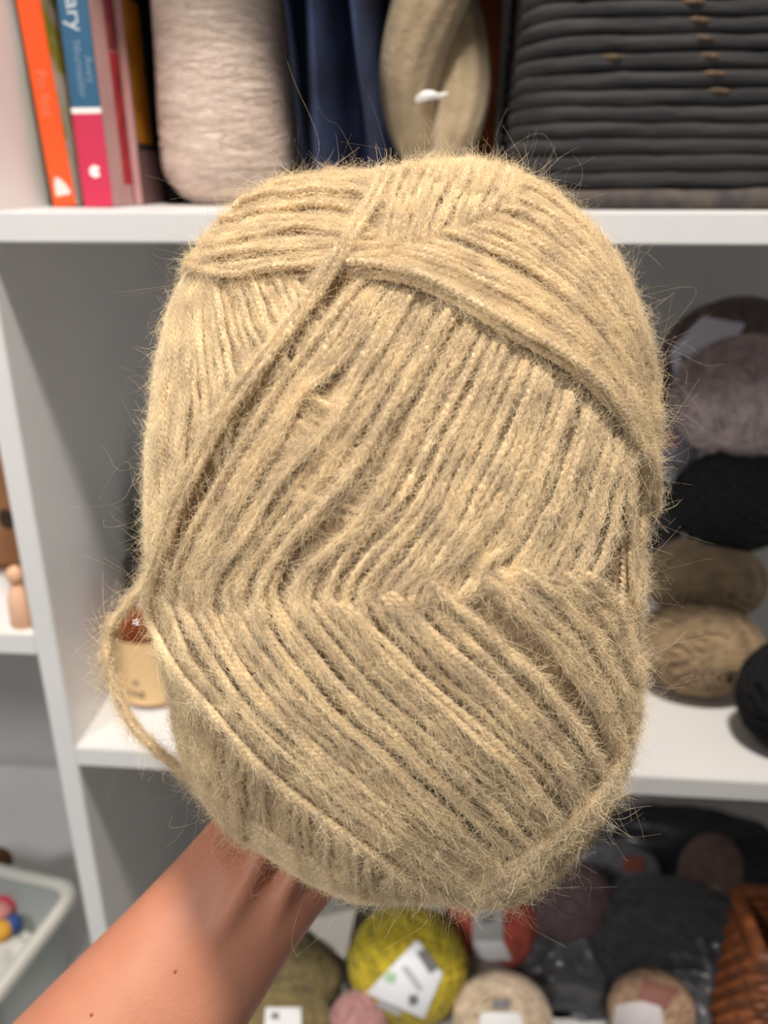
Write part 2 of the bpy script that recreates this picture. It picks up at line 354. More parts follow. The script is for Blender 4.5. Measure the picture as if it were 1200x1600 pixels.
# long stray hairs all round
allP = np.vstack([s[0] for s in STR]); allN = np.vstack([s[1] for s in STR])
n = 3600; i = rng.integers(0, len(allP), n)
D = allN[i]*.55+rng.normal(0, .55, (n, 3)); D /= np.linalg.norm(D, axis=1)[:, None]
pts.append(fibres(allP[i], D, np.clip(rng.gamma(3.2, .0019, n), 0, .0105), 1.35, 9).reshape(-1, 3)); cnt += [9]*n
rad.append(np.tile(np.linspace(1, .5, 9), n)*np.repeat(rng.uniform(.000010, .000018, n), 9))
pts = np.vstack(pts)-base; rad = np.concatenate(rad)
hc = bpy.data.hair_curves.new('fuzz'); hc.add_curves(cnt)
hc.attributes['position'].data.foreach_set('vector', pts.astype(np.float32).ravel())
ra = hc.attributes.get('radius') or hc.attributes.new('radius', 'FLOAT', 'POINT')
ra.data.foreach_set('value', rad.astype(np.float32))
hc.materials.append(fuzz_m)
ho = bpy.data.objects.new('fuzz', hc); C.objects.link(ho); ho.parent = SK; tag(ho, kind='stuff')
print('strands', len(STR), 'fibres', len(cnt))
# ------------------------------------------------------------------ forearm and hand behind the ball
def back_depth(px, py):
    q = (np.array([px, py])-np.array([CX, CY]))
    p = atd(np.array(px), np.array(py), np.array(ZC+.04))-C0; u, v = p @ RT, p @ UP
    s = np.hypot(u, v)/Rm(np.arctan2(v, u)); return ZC+float(hs(s, HB))+.002
adir = np.array([.617, -.787]); aper = np.array([.787, .617])
def ring(cx, cy, d, hw, hh, k=28, e=2.3):
    c = atd(np.array(cx), np.array(cy), np.array(d)); X = RT*aper[0]-UP*aper[1]; Y = FW
    a = np.arange(k)*2*np.pi/k; ca, sa = np.cos(a), np.sin(a)
    return c+np.outer(np.sign(ca)*np.abs(ca)**(2/e)*hw, X)+np.outer(np.sign(sa)*np.abs(sa)**(2/e)*hh, Y)
secs = []
for s_, d, hw, hh in ((760,.250,.036,.034),(600,.256,.0345,.033),(450,.261,.0322,.030),(300,.266,.0290,.026),(180,.270,.0262,.022),(80,.273,.0243,.0195),(0,.2765,.0236,.018),(-60,.284,.0245,.0168)):
    secs.append((413-adir[0]*s_, 1355-adir[1]*s_, d, hw, hh))
for s_, hw, hh in ((-150,.031,.0155),(-230,.037,.0145),(-310,.040,.0132),(-370,.0395,.0118),(-400,.036,.010)):
    x, y = 413-adir[0]*s_, 1355-adir[1]*s_
    secs.append((x, y, back_depth(x, y)+hh*.9, hw, hh))
parts = [loft([ring(*s) for s in secs])]
def capsule(P, R_):
    P = np.asarray(P); Vt, Qt = tube(P, R_, 12)
    Q = [tuple(q) for q in Qt]; n = len(P); Q.append(tuple(range(12))[::-1]); Q.append(tuple((n-1)*12+j for j in range(12)))
    return Vt, Q
def finger(off, start, length, r0, bend=.0):
    K = 9; P = []; R_ = []
    for q in range(K):
        t = q/(K-1); L = start+length*t
        x = 413+adir[0]*L+aper[0]*(off*(1+.25*t))+aper[0]*bend*t*t; y = 1355+adir[1]*L+aper[1]*off*(1+.25*t)+aper[1]*bend*t*t
        r = r0*(1-.26*t)*(1.06 if q in (4, 6) else 1); r = r*.72 if q == K-1 else r
        P.append(atd(np.array(x), np.array(y), np.array(back_depth(x, y)+r*.95))); R_.append(r)
    return capsule(P, R_)
for off, st, ln, r0, bd in ((-118,355,250,.0092,-20),(-38,370,285,.0094,0),(40,365,262,.0090,12),(112,345,205,.0080,24)):
    parts.append(finger(off, st, ln, r0, bd))
# thumb leaves the side of the palm near its base
K = [(-95,120,.0135),(-150,170,.0128),(-205,225,.0112),(-240,290,.0100),(-258,345,.0092),(-262,375,.0066)]
P = []; R_ = []
for off, L, r in K:
    x = 413+adir[0]*L+aper[0]*off; y = 1355+adir[1]*L+aper[1]*off
    P.append(atd(np.array(x), np.array(y), np.array(back_depth(x, y)+r*.95))); R_.append(r)
parts.append(capsule(P, R_))
# wrist tendons and heel of the hand as relief of the same surface
def relief(pl, r):
    P = [atd(np.array(x), np.array(y), np.array(d)) for x, y, d in pl]
    return capsule(spline(np.array(P), 24), np.r_[r*.5, np.full(22, r), r*.5]*1.0)
parts.append(relief([(428,1296,.2640),(402,1346,.2602),(376,1395,.2578),(350,1442,.2562),(318,1500,.2562)], .0040))
parts.append(relief([(480,1318,.2660),(458,1365,.2630),(432,1420,.2604),(405,1480,.2598)], .0032))
am, af = join(parts)
me = bpy.data.meshes.new('arm_raw'); me.from_pydata([tuple(p) for p in am], [], af); me.update()
tmp = bpy.data.objects.new('arm_raw', me); C.objects.link(tmp)
rm = tmp.modifiers.new('r', 'REMESH'); rm.mode = 'VOXEL'; rm.voxel_size = .0017
sm = tmp.modifiers.new('s', 'SMOOTH'); sm.factor = .5; sm.iterations = 9
dg = bpy.context.evaluated_depsgraph_get(); me2 = bpy.data.meshes.new_from_object(tmp.evaluated_get(dg))
bpy.data.objects.remove(tmp)
av = np.array([q.co[:] for q in me2.vertices]); af = [tuple(p.vertices) for p in me2.polygons]
skin = mat('skin', (196, 134, 105), .55, (186, 120, 93), 28, bump=.12, bscale=900, sss=.10)
arm = tag(obj('arm', (av, af), skin), 'bare forearm and hand reaching up from below to hold the yarn ball', 'arm')
for x, y in ((142,1586),(273,1518)):
    p = None
    d_ = ray(np.array(x), np.array(y))
    q = av-CAM; tq = q @ FW; lat = q-np.outer(tq, d_); e = (lat**2).sum(1); sel = np.where(e < .0022**2)[0]
    if len(sel):
        p = CAM+d_*float(tq[sel].min()); a = np.arange(10)*.628
        obj('mole', join([(np.vstack([p-FW*.0004, p+np.outer(np.cos(a)*.0005, RT)+np.outer(np.sin(a)*.0006, UP)+FW*.0002]), [(0, 1+k, 1+(k+1) % 10) for k in range(10)])]), mat('mole', (168, 100, 74), .6), arm)
# ------------------------------------------------------------------ wound balls, cakes and their paper bands
def ell_hit(px, py, c, rad_, k=1.0):
    """first hit of a pixel's ray with an ellipsoid"""
    d = ray(np.asarray(px, float), np.asarray(py, float)); R_ = np.asarray(rad_)*k
    o = (CAM-c)/R_; dd = d/R_
    a = (dd*dd).sum(-1); b = (dd*o).sum(-1); cc = (o*o).sum()-1
    disc = b*b-a*cc
    t = np.where(disc > 0, (-b-np.sqrt(np.clip(disc, 0, None)))/a, -b/a)
    return CAM+d*t[..., None]
def patch(parent, name, quad, c, rad_, m, k=1.03, n=10):
    """paper piece lying on a ball, its four corners given as seen"""
    q = np.array(quad, float); a = np.linspace(0, 1, n); A, B_ = np.meshgrid(a, a, indexing='ij')
    P = (q[0]*((1-A)*(1-B_))[..., None]+q[1]*(A*(1-B_))[..., None]+q[2]*(A*B_)[..., None]+q[3]*((1-A)*B_)[..., None])
    V = ell_hit(P[..., 0], P[..., 1], c, rad_, k).reshape(-1, 3)
    W = c+(V-c)*(1-.012)
    i = np.arange(n-1)[:, None]; j = np.arange(n-1)[None, :]
    Q = np.stack([i*n+j, i*n+j+1, (i+1)*n+j+1, (i+1)*n+j], -1).reshape(-1, 4)
    return obj(name, (V, Q), m, parent)
def wound(parent, c, rad_, m, n=46, r=.0022, mode='ball', axis=None, mcore=None):
    c = np.asarray(c, float); rad_ = np.asarray(rad_, float)
    # core
    a = np.arange(32)*2*np.pi/32; b = np.linspace(-np.pi/2, np.pi/2, 17)
    V = np.stack([np.outer(np.cos(b), np.cos(a)), np.outer(np.cos(b), np.sin(a)), np.outer(np.sin(b), np.ones(32))], -1).reshape(-1, 3)*rad_*.965+c
    i = np.arange(16)[:, None]; j = np.arange(32)[None, :]; j2 = (j+1) % 32
    obj('core', (V, np.stack([i*32+j, i*32+j2, (i+1)*32+j2, (i+1)*32+j], -1).reshape(-1, 4)), mcore or m, parent)
    P = []
    main = np.asarray(axis if axis is not None else rng.normal(0, 1, 3), float); main /= np.linalg.norm(main)
    t = np.linspace(0, 2*np.pi, 44)[:-1]
    for q in range(n):
        ax = main+rng.normal(0, .45, 3) if q % 3 else rng.normal(0, 1, 3)
        ax /= np.linalg.norm(ax); e1 = np.cross(ax, [.2, .9, .37]); e1 /= np.linalg.norm(e1); e2 = np.cross(ax, e1)
        h = rng.uniform(-.75, .75); rr_ = math.sqrt(1-h*h)
        loop = ax*h+rr_*(np.outer(np.cos(t), e1)+np.outer(np.sin(t), e2))
        P.append(tube(loop*(rad_-r*.4*rng.uniform(.5, 1.6))+c, r, 4, closed=True))
    return tag(obj('windings', njoin(P), m, parent), kind='stuff')
def ball_px(name, px, py, wpx, hpx, plane, col, label, group=None, yy=.7, n=46, r=.0022, axis=None, rough=.9, col2=None, cat='yarn ball', zfloor=None):
    """ball centred on a pixel in the plane y = plane"""
    c = at(px, py, 1, plane); d = dep(c); rx = wpx/2*d/F; rz = hpx/2*d/F; ry = (rx+rz)/2*yy
    if zfloor is not None:
        for _ in range(6):
            c = at(px, py, 2, zfloor+rz); d = dep(c); rx = wpx/2*d/F; rz = hpx/2*d/F; ry = (rx+rz)/2*yy
        c[1] = min(max(c[1], ry+.004), DEPTH-ry-.002)
    t = thing(name, (c[0], c[1], c[2]-rz), label, cat, group)
    m = mat(name+str(col), col, rough, col2 or tuple(int(x*.82) for x in col), 90, bump=.5, bscale=500, sheen=.15 if max(col) > 40 else 0)
    wound(t, c, (rx, ry, rz), m, n, r, axis=axis)
    return t, c, np.array([rx, ry, rz])
paper = mat('paper_band', (236, 234, 232), .6)
ink = mat('ink_grey', (120, 118, 118), .7); inkd = mat('ink_dark', (70, 66, 64), .7)
grp_low = 'yarn balls in the lower compartment'
# ---- lower compartment
ty, cy_, ry_ = ball_px('yarn_ball', 637, 1508, 184, 178, .088, (214, 190, 44), 'bright yellow yarn ball with a white paper band, below the big beige ball', grp_low, .9, zfloor=Z_FL, axis=(.4, .2, .8))
patch(ty, 'paper_band', [(652,1468),(692,1522),(662,1592),(572,1552)], cy_, ry_, mat('paper_white', (240, 240, 242), .5), 1.04)
pk = 1.052
patch(ty, 'band_print', [(650,1488),(664,1482),(686,1512),(672,1522)], cy_, ry_, ink, pk, 4)
patch(ty, 'band_print', [(626,1512),(636,1508),(662,1544),(654,1550)], cy_, ry_, mat('ink_pale', (190, 190, 192), .7), pk, 4)
patch(ty, 'band_logo', [(604,1518),(620,1522),(616,1538),(600,1532)], cy_, ry_, mat('ink_green', (176, 205, 166), .7), pk, 4)
patch(ty, 'band_print', [(638,1556),(652,1554),(654,1568),(640,1572)], cy_, ry_, ink, pk, 4)
patch(ty, 'band_print', [(592,1562),(628,1580),(624,1588),(588,1572)], cy_, ry_, mat('ink_pale', (190, 190, 192), .7), pk, 4)
tcz, cc_, rc_ = ball_px('yarn_ball', 765, 1446, 146, 128, .20, (214, 96, 74), 'coral red yarn ball with a grey and white band, behind the yellow ball', grp_low, .9, zfloor=Z_FL)
pc = np.array(project(cc_)); 
patch(tcz, 'paper_band', [(738,1408),(786,1408),(786,1470),(738,1470)], cc_, rc_, mat('paper_grey', (176, 172, 168), .6), 1.04)
patch(tcz, 'band_print', [(752,1428),(772,1428),(772,1442),(752,1442)], cc_, rc_, ink, 1.055, 4)
patch(tcz, 'paper_band', [(738,1470),(786,1470),(800,1500),(742,1502)], cc_, rc_, paper, 1.045)
tm, cm_, rm_ = ball_px('yarn_ball', 785, 1592, 150, 132, .055, (226, 202, 172), 'cream yarn ball with a white band at the bottom edge, right of the yellow ball', grp_low, .9, zfloor=Z_FL)
patch(tm, 'paper_band', [(752,1582),(812,1582),(830,1640),(742,1640)], cm_, rm_, paper, 1.04)
patch(tm, 'band_print', [(770,1560),(798,1562),(798,1576),(770,1576)], cm_, rm_, ink, 1.05, 4)
tt2, c2_, r2_ = ball_px('yarn_ball', 740, 1526, 120, 70, .15, (150, 132, 120), 'taupe yarn ball squeezed between the coral and cream balls', grp_low, .9, zfloor=Z_FL)
to, cl_, rl_ = ball_px('yarn_ball', 448, 1528, 170, 120, .12, (128, 112, 70), 'olive green yarn ball partly behind the forearm', grp_low, .9, zfloor=Z_FL, axis=(.1, .3, 1))
patch(to, 'paper_band', [(470,1440),(556,1420),(540,1500),(510,1478)], cl_, rl_, mat('paper_cream', (222, 214, 204), .6), 1.05)
to2, c3_, r3_ = ball_px('yarn_ball', 440, 1622, 160, 110, .045, (142, 124, 78), 'khaki yarn ball with white band print at the bottom edge', grp_low, .9, zfloor=Z_FL)
patch(to2, 'paper_band', [(415,1574),(470,1574),(472,1640),(410,1640)], c3_, r3_, paper, 1.05)
patch(to2, 'band_print', [(424,1582),(436,1582),(436,1592),(424,1592)], c3_, r3_, ink, 1.06, 4)
tp, c4_, r4_ = ball_px('yarn_ball', 560, 1604, 90, 110, .035, (204, 150, 146), 'small dusty pink yarn ball below the yellow ball', grp_low, .9, zfloor=Z_FL)
tw, c5_, r5_ = ball_px('yarn_ball', 520, 1440, 110, 90, .20, (206, 198, 186), 'white yarn ball with a red and blue band beside the wrist', grp_low, .9, zfloor=Z_FL)
patch(tw, 'band_stripe', [(500,1432),(545,1424),(545,1438),(500,1446)], c5_, r5_, mat('stripe_red', (206, 62, 92), .6), 1.045, 6)
patch(tw, 'band_stripe', [(500,1446),(545,1438),(545,1446),(500,1454)], c5_, r5_, mat('stripe_blue', (142, 128, 196), .6), 1.045, 6)
# ---- smoky plastic bags of yarn at the right of the lower compartment
def blob(c, rad_, seed, amp=.18, n=40, folds=3.0):
    a = np.arange(n*2)*np.pi/n; b = np.linspace(-np.pi/2, np.pi/2, n+1); r0 = np.random.default_rng(seed)
    D = np.stack([np.outer(np.cos(b), np.cos(a)), np.outer(np.cos(b), np.sin(a)), np.outer(np.sin(b), np.ones(2*n))], -1).reshape(-1, 3)
    h = np.zeros(len(D))
    for q in range(16):
        k = r0.normal(0, folds, 3); h += (1-np.abs(np.sin(D @ k+r0.uniform(0, 6))))*r0.normal(0, 1)*.35
    V = D*(1+amp*h/1.6)[:, None]*np.asarray(rad_)+np.asarray(c)
    i = np.arange(n)[:, None]; j = np.arange(2*n)[None, :]; j2 = (j+1) % (2*n); k = 2*n
    return V, np.stack([i*k+j, i*k+j2, (i+1)*k+j2, (i+1)*k+j], -1).reshape(-1, 4)
plast = mat('smoky_plastic', (92, 92, 96), .3, (70, 70, 74), 14, bump=.35, bscale=60, coat=.3)
plast2 = mat('black_plastic', (52, 52, 58), .35, (38, 38, 42), 20, bump=.35, bscale=50, coat=.3)
def bag(px, py, wpx, hpx, plane, m, seed, label, amp=.30, yy=.6):
    c = at(px, py, 1, plane); d = dep(c); rx, rz = wpx/2*d/F, hpx/2*d/F
    v, q = blob(c, (rx, (rx+rz)/2*yy, rz), seed, amp, folds=5.0)
    v[:, 2] = np.maximum(v[:, 2], Z_FL+.0005); v[:, 1] = np.clip(v[:, 1], .004, DEPTH)
    lo_z = v[:, 2].min()
    if lo_z > Z_FL+.001: v[:, 2] = Z_FL+(v[:, 2]-lo_z)
    return tag(obj('yarn_bag', (v, q), m), label, 'bag', 'plastic bags of yarn'), c, np.array([rx, (rx+rz)/2*yy, rz])
def zball(px, py, wpx, hpx, col, label, plane, n=30, yy=.8, name='yarn_ball', zf=None):
    return ball_px(name, px, py, wpx, hpx, plane, col, label, grp_low, yy, n, .002, zfloor=zf)
tg, cg, rg = zball(1035, 1475, 290, 200, (84, 84, 86), 'large dark grey yarn ball with broad curved strands under the shelf', .15, 60, .8)
dz = cg[2]-rg[2]-Z_FL
tn, cn, rn = zball(1195, 1400, 150, 220, (50, 50, 58), 'blue-black yarn ball at the right edge of the lower compartment', .22, 40, .8)
tv, cv, rv = zball(895, 1425, 130, 170, (116, 92, 92), 'dusky mauve yarn ball at the back of the lower compartment', .24, 40, .8, zf=Z_FL)
tl, cl2, rl2 = zball(965, 1362, 130, 90, (128, 126, 130), 'grey yarn ball with a rust spot on its band, under the shelf front', .25, 36, .8)
patch(tl, 'band_print', [(975,1338),(1008,1340),(1006,1362),(974,1360)], cl2, rl2, mat('ink_rust', (140, 78, 58), .7), 1.05, 4)
tr_, cr2, rr2 = zball(1112, 1372, 100, 150, (132, 104, 98), 'brownish pink yarn ball between the two dark balls', .22, 36, .8)
patch(tr_, 'paper_band', [(1080,1380),(1125,1385),(1110,1425),(1082,1412)], cr2, rr2, mat('paper_tan', (168, 146, 132), .6), 1.05, 6)
tz, cz2, rz2 = zball(1018, 1580, 130, 130, (196, 160, 130), 'peach yarn ball with a brown and white band at the bottom edge', .05, 36, .8, zf=Z_FL)
patch(tz, 'paper_band', [(962,1570),(1030,1560),(1038,1606),(955,1612)], cz2, rz2, mat('paper_band2', (216, 206, 206), .6), 1.05, 6)
patch(tz, 'band_print', [(1005,1528),(1062,1545),(1040,1575),(996,1562)], cz2, rz2, mat('ink_brown', (140, 92, 80), .7), 1.055, 6)
bag(900, 1535, 210, 190, .13, plast, 5, 'crumpled grey plastic bag left of the peach ball')
bag(1110, 1560, 200, 190, .10, plast, 8, 'crumpled grey plastic bag right of the peach ball')
bag(1060, 1330, 330, 150, .30, plast2, 11, 'dark smoky plastic bag filling the back under the shelf', .12, .5)
# brown wicker basket at the lower right corner
cw = np.array([.240, .0, 0]); wk = thing('wicker_basket', (cw[0]+.06, .045, Z_FL), 'orange-brown wicker basket at the lower right corner', 'basket')
wm = mat('wicker', (150, 84, 44), .5, (92, 50, 26), 60)
x0, x1, y0, y1 = cw[0]-.0, cw[0]+.12, .010, .080
rect = lambda ins, z: np.array([(x0+ins, y0+ins, z), (x1-ins, y0+ins, z), (x1-ins, y1-ins, z), (x0+ins, y1-ins, z), (x0+ins, y0+ins, z)], float)
def rloop(ins, z, k=60, wv=0., ph=0):
    p = rect(ins, z); d = np.r_[0, np.cumsum(np.linalg.norm(np.diff(p, axis=0), axis=1))]; t = np.linspace(0, d[-1], k+1)[:-1]
    q = np.stack([np.interp(t, d, p[:, i]) for i in range(3)], 1); c = q.mean(0)
    dirn = q-c; dirn[:, 2] = 0; dirn /= np.linalg.norm(dirn, axis=1)[:, None]
    return q+dirn*(wv*np.cos(np.arange(k)*np.pi+ph))[:, None]
for q in range(18):
    obj('weave', tube(rloop(.004, Z_FL+.006+q*.0095, 60, .0028, q*np.pi), .0046, 6, True), wm, wk)
for p in rloop(.004, Z_FL, 30): obj('stake', tube(np.array([p, p+(0, 0, .09), p+(0, 0, .176)]), .0028, 6), wm, wk)
obj('rim', tube(rloop(.003, Z_FL+.178, 60), .006, 8, True), wm, wk)
obj('base', box(x0+.006, x1-.006, y0+.006, y1-.006, Z_FL+.0005, Z_FL+.006), wm, wk)
# ---- middle shelf, right: two tan cakes, black and mauve balls
grp_mid = 'yarn balls on the middle shelf'
tanc = (168, 142, 108)
ta, ca1, ra1 = ball_px('yarn_cake', 1092, 1012, 196, 134, .16, tanc, 'tan yarn cake with a dark disc painted as its shaded centre hole lying on the middle shelf', grp_mid, 1.0, 60, .0022, axis=(.05, 1, .1), zfloor=Z_LO, cat='yarn cake')
tb, cb1, rb1 = ball_px('yarn_cake', 1100, 905, 186, 124, .16, (158, 134, 104), 'tan yarn cake stacked on top of another tan cake', grp_mid, 1.0, 60, .0022, axis=(.05, 1, .1), cat='yarn cake')
def swirl(t, c, rad_, px, py, m):
    p = ell_hit(np.array(px), np.array(py), c, rad_, 1.0); s = []
    for q in range(5):
        a = np.linspace(0, 2*np.pi, 40)[:-1]; rr_ = (.10+.11*q)
        P = c+np.stack([rad_[0]*(rr_*np.cos(a)+.22), np.full(39, -1.), rad_[2]*(rr_*np.sin(a)-.02)], -1)*[1, 0, 1]
        e = ((P-c)/rad_)[:, [0, 2]]; P[:, 1] = c[1]-rad_[1]*np.sqrt(np.clip(1-(e**2).sum(1), .05, 1))+(.006 if q == 0 else .001)
        s.append(tube(P, .0024, 5, True))
    tag(obj('centre_swirl', njoin(s), m, t), kind='stuff')
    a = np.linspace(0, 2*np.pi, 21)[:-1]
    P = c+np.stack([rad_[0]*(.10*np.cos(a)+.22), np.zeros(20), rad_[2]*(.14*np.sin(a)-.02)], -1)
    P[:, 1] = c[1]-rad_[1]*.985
    obj('centre_hole_shade', (np.vstack([P, P.mean(0)[None]-[0, .001, 0]]), [(i, (i+1) % 20, 20) for i in range(20)]), mat('hole_shade', (58, 46, 36), .95), t)  # dark disc painted for the shade inside the cake's hole
swirl(ta, ca1, ra1, 1115, 1020, MATS['yarn_cake'+str(tanc)])
tk, ck, rk = ball_px('yarn_ball', 1150, 782, 200, 160, .175, (20, 20, 22), 'black yarn ball stacked on the two tan cakes', grp_mid, .8)
tmv, cmv, rmv = ball_px('yarn_ball', 1170, 622, 240, 196, .19, (180, 160, 158), 'greyish mauve yarn ball on top of the black ball', grp_mid, .7, 70, .0018, axis=(1, .1, .25))
ttp, ctp, rtp = ball_px('yarn_ball', 1150, 570, 240, 206, .285, (118, 102, 98), 'taupe yarn ball with a white paper band behind the mauve ball', grp_mid, .6)
patch(ttp, 'paper_band', [(1046,548),(1098,494),(1165,506),(1070,668)], ctp, rtp, mat('paper_lilac', (206, 204, 220), .6), 1.05)
patch(ttp, 'band_print', [(1063,556),(1072,556),(1072,564),(1063,564)], ctp, rtp, inkd, 1.06, 3)
tkb, ckb, rkb = ball_px('yarn_ball', 1030, 640, 90, 120, .31, (18, 18, 20), 'black yarn ball far back left of the mauve ball', grp_mid, .8)
tws, cws, rws = ball_px('yarn_ball', 1040, 690, 110, 96, .25, (150, 146, 158), 'pale lilac yarn ball with a rust print beside the big beige ball', grp_mid, .8)
patch(tws, 'band_print', [(1036,668),(1062,668),(1058,700),(1030,700)], cws, rws, mat('ink_rust2', (168, 104, 92), .7), 1.05, 4)
tgb, cgb, rgb_ = ball_px('yarn_ball', 1010, 815, 110, 140, .24, (60, 62, 66), 'slate grey yarn ball between the black ball and the beige ball', grp_mid, .8)
tbr, cbr, rbr = ball_px('yarn_ball', 1245, 1085, 176, 190, .09, (18, 18, 20), 'black yarn ball at the front right of the middle shelf', grp_mid, .8, zfloor=Z_LO)
# ---- middle shelf, left: amber bottle and glass jar
pb = at(226, 1112, 2, Z_LO); bx_, by_ = pb[0], pb[1]+.028
s_ = dep((bx_, by_, Z_LO))/F
bt = thing('bottle', (bx_, by_, Z_LO), 'amber glass bottle with a cream label behind the loose strand', 'bottle')
amber = mat('amber_glass', (196, 96, 22), .08, trans=.75, ior=1.5)
h0 = Z_LO
prof = [(.001, h0+.001), (.025, h0+.001), (.0275, h0+.004), (.0275, h0+.062), (.0255, h0+.070), (.018, h0+.078), (.012, h0+.082), (.0115, h0+.092), (.001, h0+.092)]
obj('glass_body', lathe(prof, bx_, by_), amber, bt)
obj('cap', lathe([(.001, h0+.112), (.0125, h0+.112), (.0135, h0+.110), (.0135, h0+.090), (.0116, h0+.090)], bx_, by_), mat('cap_black', (34, 30, 28), .4), bt)
a = np.linspace(-2.75, -.4, 30); lz = np.array([h0+.005, h0+.058])
V = np.array([(bx_+.0279*math.cos(q), by_+.0279*math.sin(q), z) for q in a for z in lz])
lb = obj('label', (V, [(2*i, 2*i+2, 2*i+3, 2*i+1) for i in range(29)]), mat('label_cream', (238, 200, 146), .6), bt)
def curved_text(body, size, z, rad_, m, a0):
    v, f = text_mesh(body, size); ww = v[:, 0].max()
    an = a0+(v[:, 0]-ww/2)/rad_
    return obj('label_print', (np.stack([bx_+rad_*np.cos(an), by_+rad_*np.sin(an), z+v[:, 1]], 1), f), m, bt, smooth=False)
curved_text('FAB', .0085, h0+.012, .0283, inkd, -1.75)
curved_text('*', .013, h0+.018, .0283, inkd, -1.72)
jc = at(238, 828, 1, .155); jr = 58*dep(jc)/F; jc = np.array([X_DR+jr+.001, .15, jc[2]])
jt = thing('jar', (jc[0], jc[1], Z_LO), 'round pale green glass jar behind the amber bottle', 'jar')
hh_ = jc[2]-Z_LO
prof = [(.001, Z_LO+.001), (jr*.8, Z_LO+.001), (jr*.93, Z_LO+.012)]+[(jr*(.93+.07*math.sin(q)), Z_LO+.012+(hh_+jr*.2-.012)*q/1.57) for q in np.linspace(.1, 1.57, 8)]+[(jr*math.cos(q)*.98+.001, Z_LO+hh_+jr*.2+jr*.85*math.sin(q)) for q in np.linspace(.1, .95, 7)]
top = prof[-1]
obj('glass_body', lathe(prof, jc[0], jc[1]), mat('green_glass', (150, 172, 158), .12, trans=.35, ior=1.45), jt)
obj('lid', lathe([(.001, top[1]+.014), (top[0]*.98, top[1]+.014), (top[0]*1.04, top[1]+.012), (top[0]*1.04, top[1]-.002), (top[0]*.9, top[1]-.002)], jc[0], jc[1]), mat('jar_lid', (92, 94, 88), .4, metal=.4), jt)
# ---- left column: spotted pouch, small peach bottle, plastic box
ps = at(18, 903, 2, 1.181); zl = 1.181
pt = thing('pouch', (-.36, ps[1]+.03, zl), 'tan pouch with dark brown spots left of the divider', 'pouch')
tanp = mat('pouch_tan', (190, 136, 92), .7, (176, 120, 80), 40, bump=.2, bscale=300)
xr_ = X_DL-.005; yq = ps[1]
obj('body', box(-.45, xr_, yq, yq+.06, zl+.0005, zl+.135, bev=.012), tanp, pt)
for dx, dz_ in ((.018, .027), (.020, .066), (.045, .048), (.05, .10), (.078, .03), (.085, .078), (.02, .105), (.115, .055), (.12, .10), (.15, .03), (.15, .08)):
    a = np.arange(14)*2*np.pi/14; c = np.array([xr_-dx, yq-.0006, zl+dz_])
    obj('spot', (np.vstack([c+np.stack([.0062*np.cos(a), 0*a, .0078*np.sin(a)], 1), c[None]-[0, .0006, 0]]), [(i, (i+1) % 14, 14) for i in range(14)]), mat('spot_brown', (58, 40, 30), .8), pt)
obj('zip', tube(np.array([(-.44, yq+.03, zl+.136), (-.36, yq+.03, zl+.137), (xr_-.012, yq+.03, zl+.136)]), .002, 6), mat('zip_brass', (150, 120, 60), .4, metal=.8), pt)
pp = at(33, 984, 2, zl)
pe = thing('figurine', (pp[0], pp[1]+.007, zl), 'small peach wooden peg figure on the left shelf', 'figurine')
pm = mat('peach_wood', (238, 190, 156), .55, (228, 176, 140), 60)
obj('body', lathe([(.001, zl+.0005), (.0075, zl+.0005), (.0085, zl+.004), (.0078, zl+.020), (.005, zl+.028), (.0035, zl+.031)], pp[0]-.001, pp[1]+.007, 24), pm, pe)
obj('head', lathe([(.001, zl+.030), (.004, zl+.031), (.0058, zl+.036), (.0052, zl+.041), (.001, zl+.044)], pp[0]-.001, pp[1]+.007, 24), pm, pe)
# clear plastic box with odds and ends
zr = .85; A = at(122, 1382, 2, zr); Bk = at(20, 1316, 2, zr); Fr = at(0, 1542, 2, zr)
e1 = (Bk-A); e1 /= np.linalg.norm(e1); e2 = np.cross(e1, [0, 0, 1.]); e2 = e2 if e2[1] < 0 else -e2
dfr = (Fr-A); dfr /= np.linalg.norm(dfr)
e2 = dfr; e1 = np.cross([0, 0, 1.], e2); e1 = e1 if e1[0] < 0 else -e1
Lx, Ly = .20, .125
cen = A+e1*Lx/2+e2*Ly/2; zb = Z_FL+.0005
bxp = thing('storage_box', (cen[0], cen[1], Z_FL), 'clear plastic storage box with pale rim in the lower left compartment', 'box')
def rr_loop(z, grow, rad_=.018, k=6):
    hx, hy = Lx/2+grow, Ly/2+grow; P = []
    for sx, sy, a0 in ((1, 1, 0), (-1, 1, 90), (-1, -1, 180), (1, -1, 270)):
        for q in range(k+1):
            an = math.radians(a0+90*q/k); P.append((sx*(hx-rad_)+rad_*math.cos(an), sy*(hy-rad_)+rad_*math.sin(an)))
    P = np.array(P); return np.stack([cen[0]+e1[0]*P[:, 0]+e2[0]*P[:, 1], cen[1]+e1[1]*P[:, 0]+e2[1]*P[:, 1], np.full(len(P), z)], 1)
clear = mat('clear_plastic', (205, 210, 206), .25, trans=.5, ior=1.3)
rs = [rr_loop(zb, -.016), rr_loop(zb+.01, -.012), rr_loop(zr-.012, -.003), rr_loop(zr-.003, -.002), rr_loop(zr-.012, -.006), rr_loop(zb+.012, -.015)]
obj('body', loft(rs), clear, bxp)
ro = [rr_loop(zr-.010, .003), rr_loop(zr, .004), rr_loop(zr+.002, .000), rr_loop(zr, -.006), rr_loop(zr-.006, -.006)]
k = len(ro[0]); V = np.vstack(ro); Q = [(i*k+j, i*k+(j+1) % k, (i+1)*k+(j+1) % k, (i+1)*k+j) for i in range(4) for j in range(k)]
obj('rim', (V, Q), mat('rim_plastic', (216, 212, 202), .35), bxp)
def inbox(a, b): return cen+e1*a+e2*b
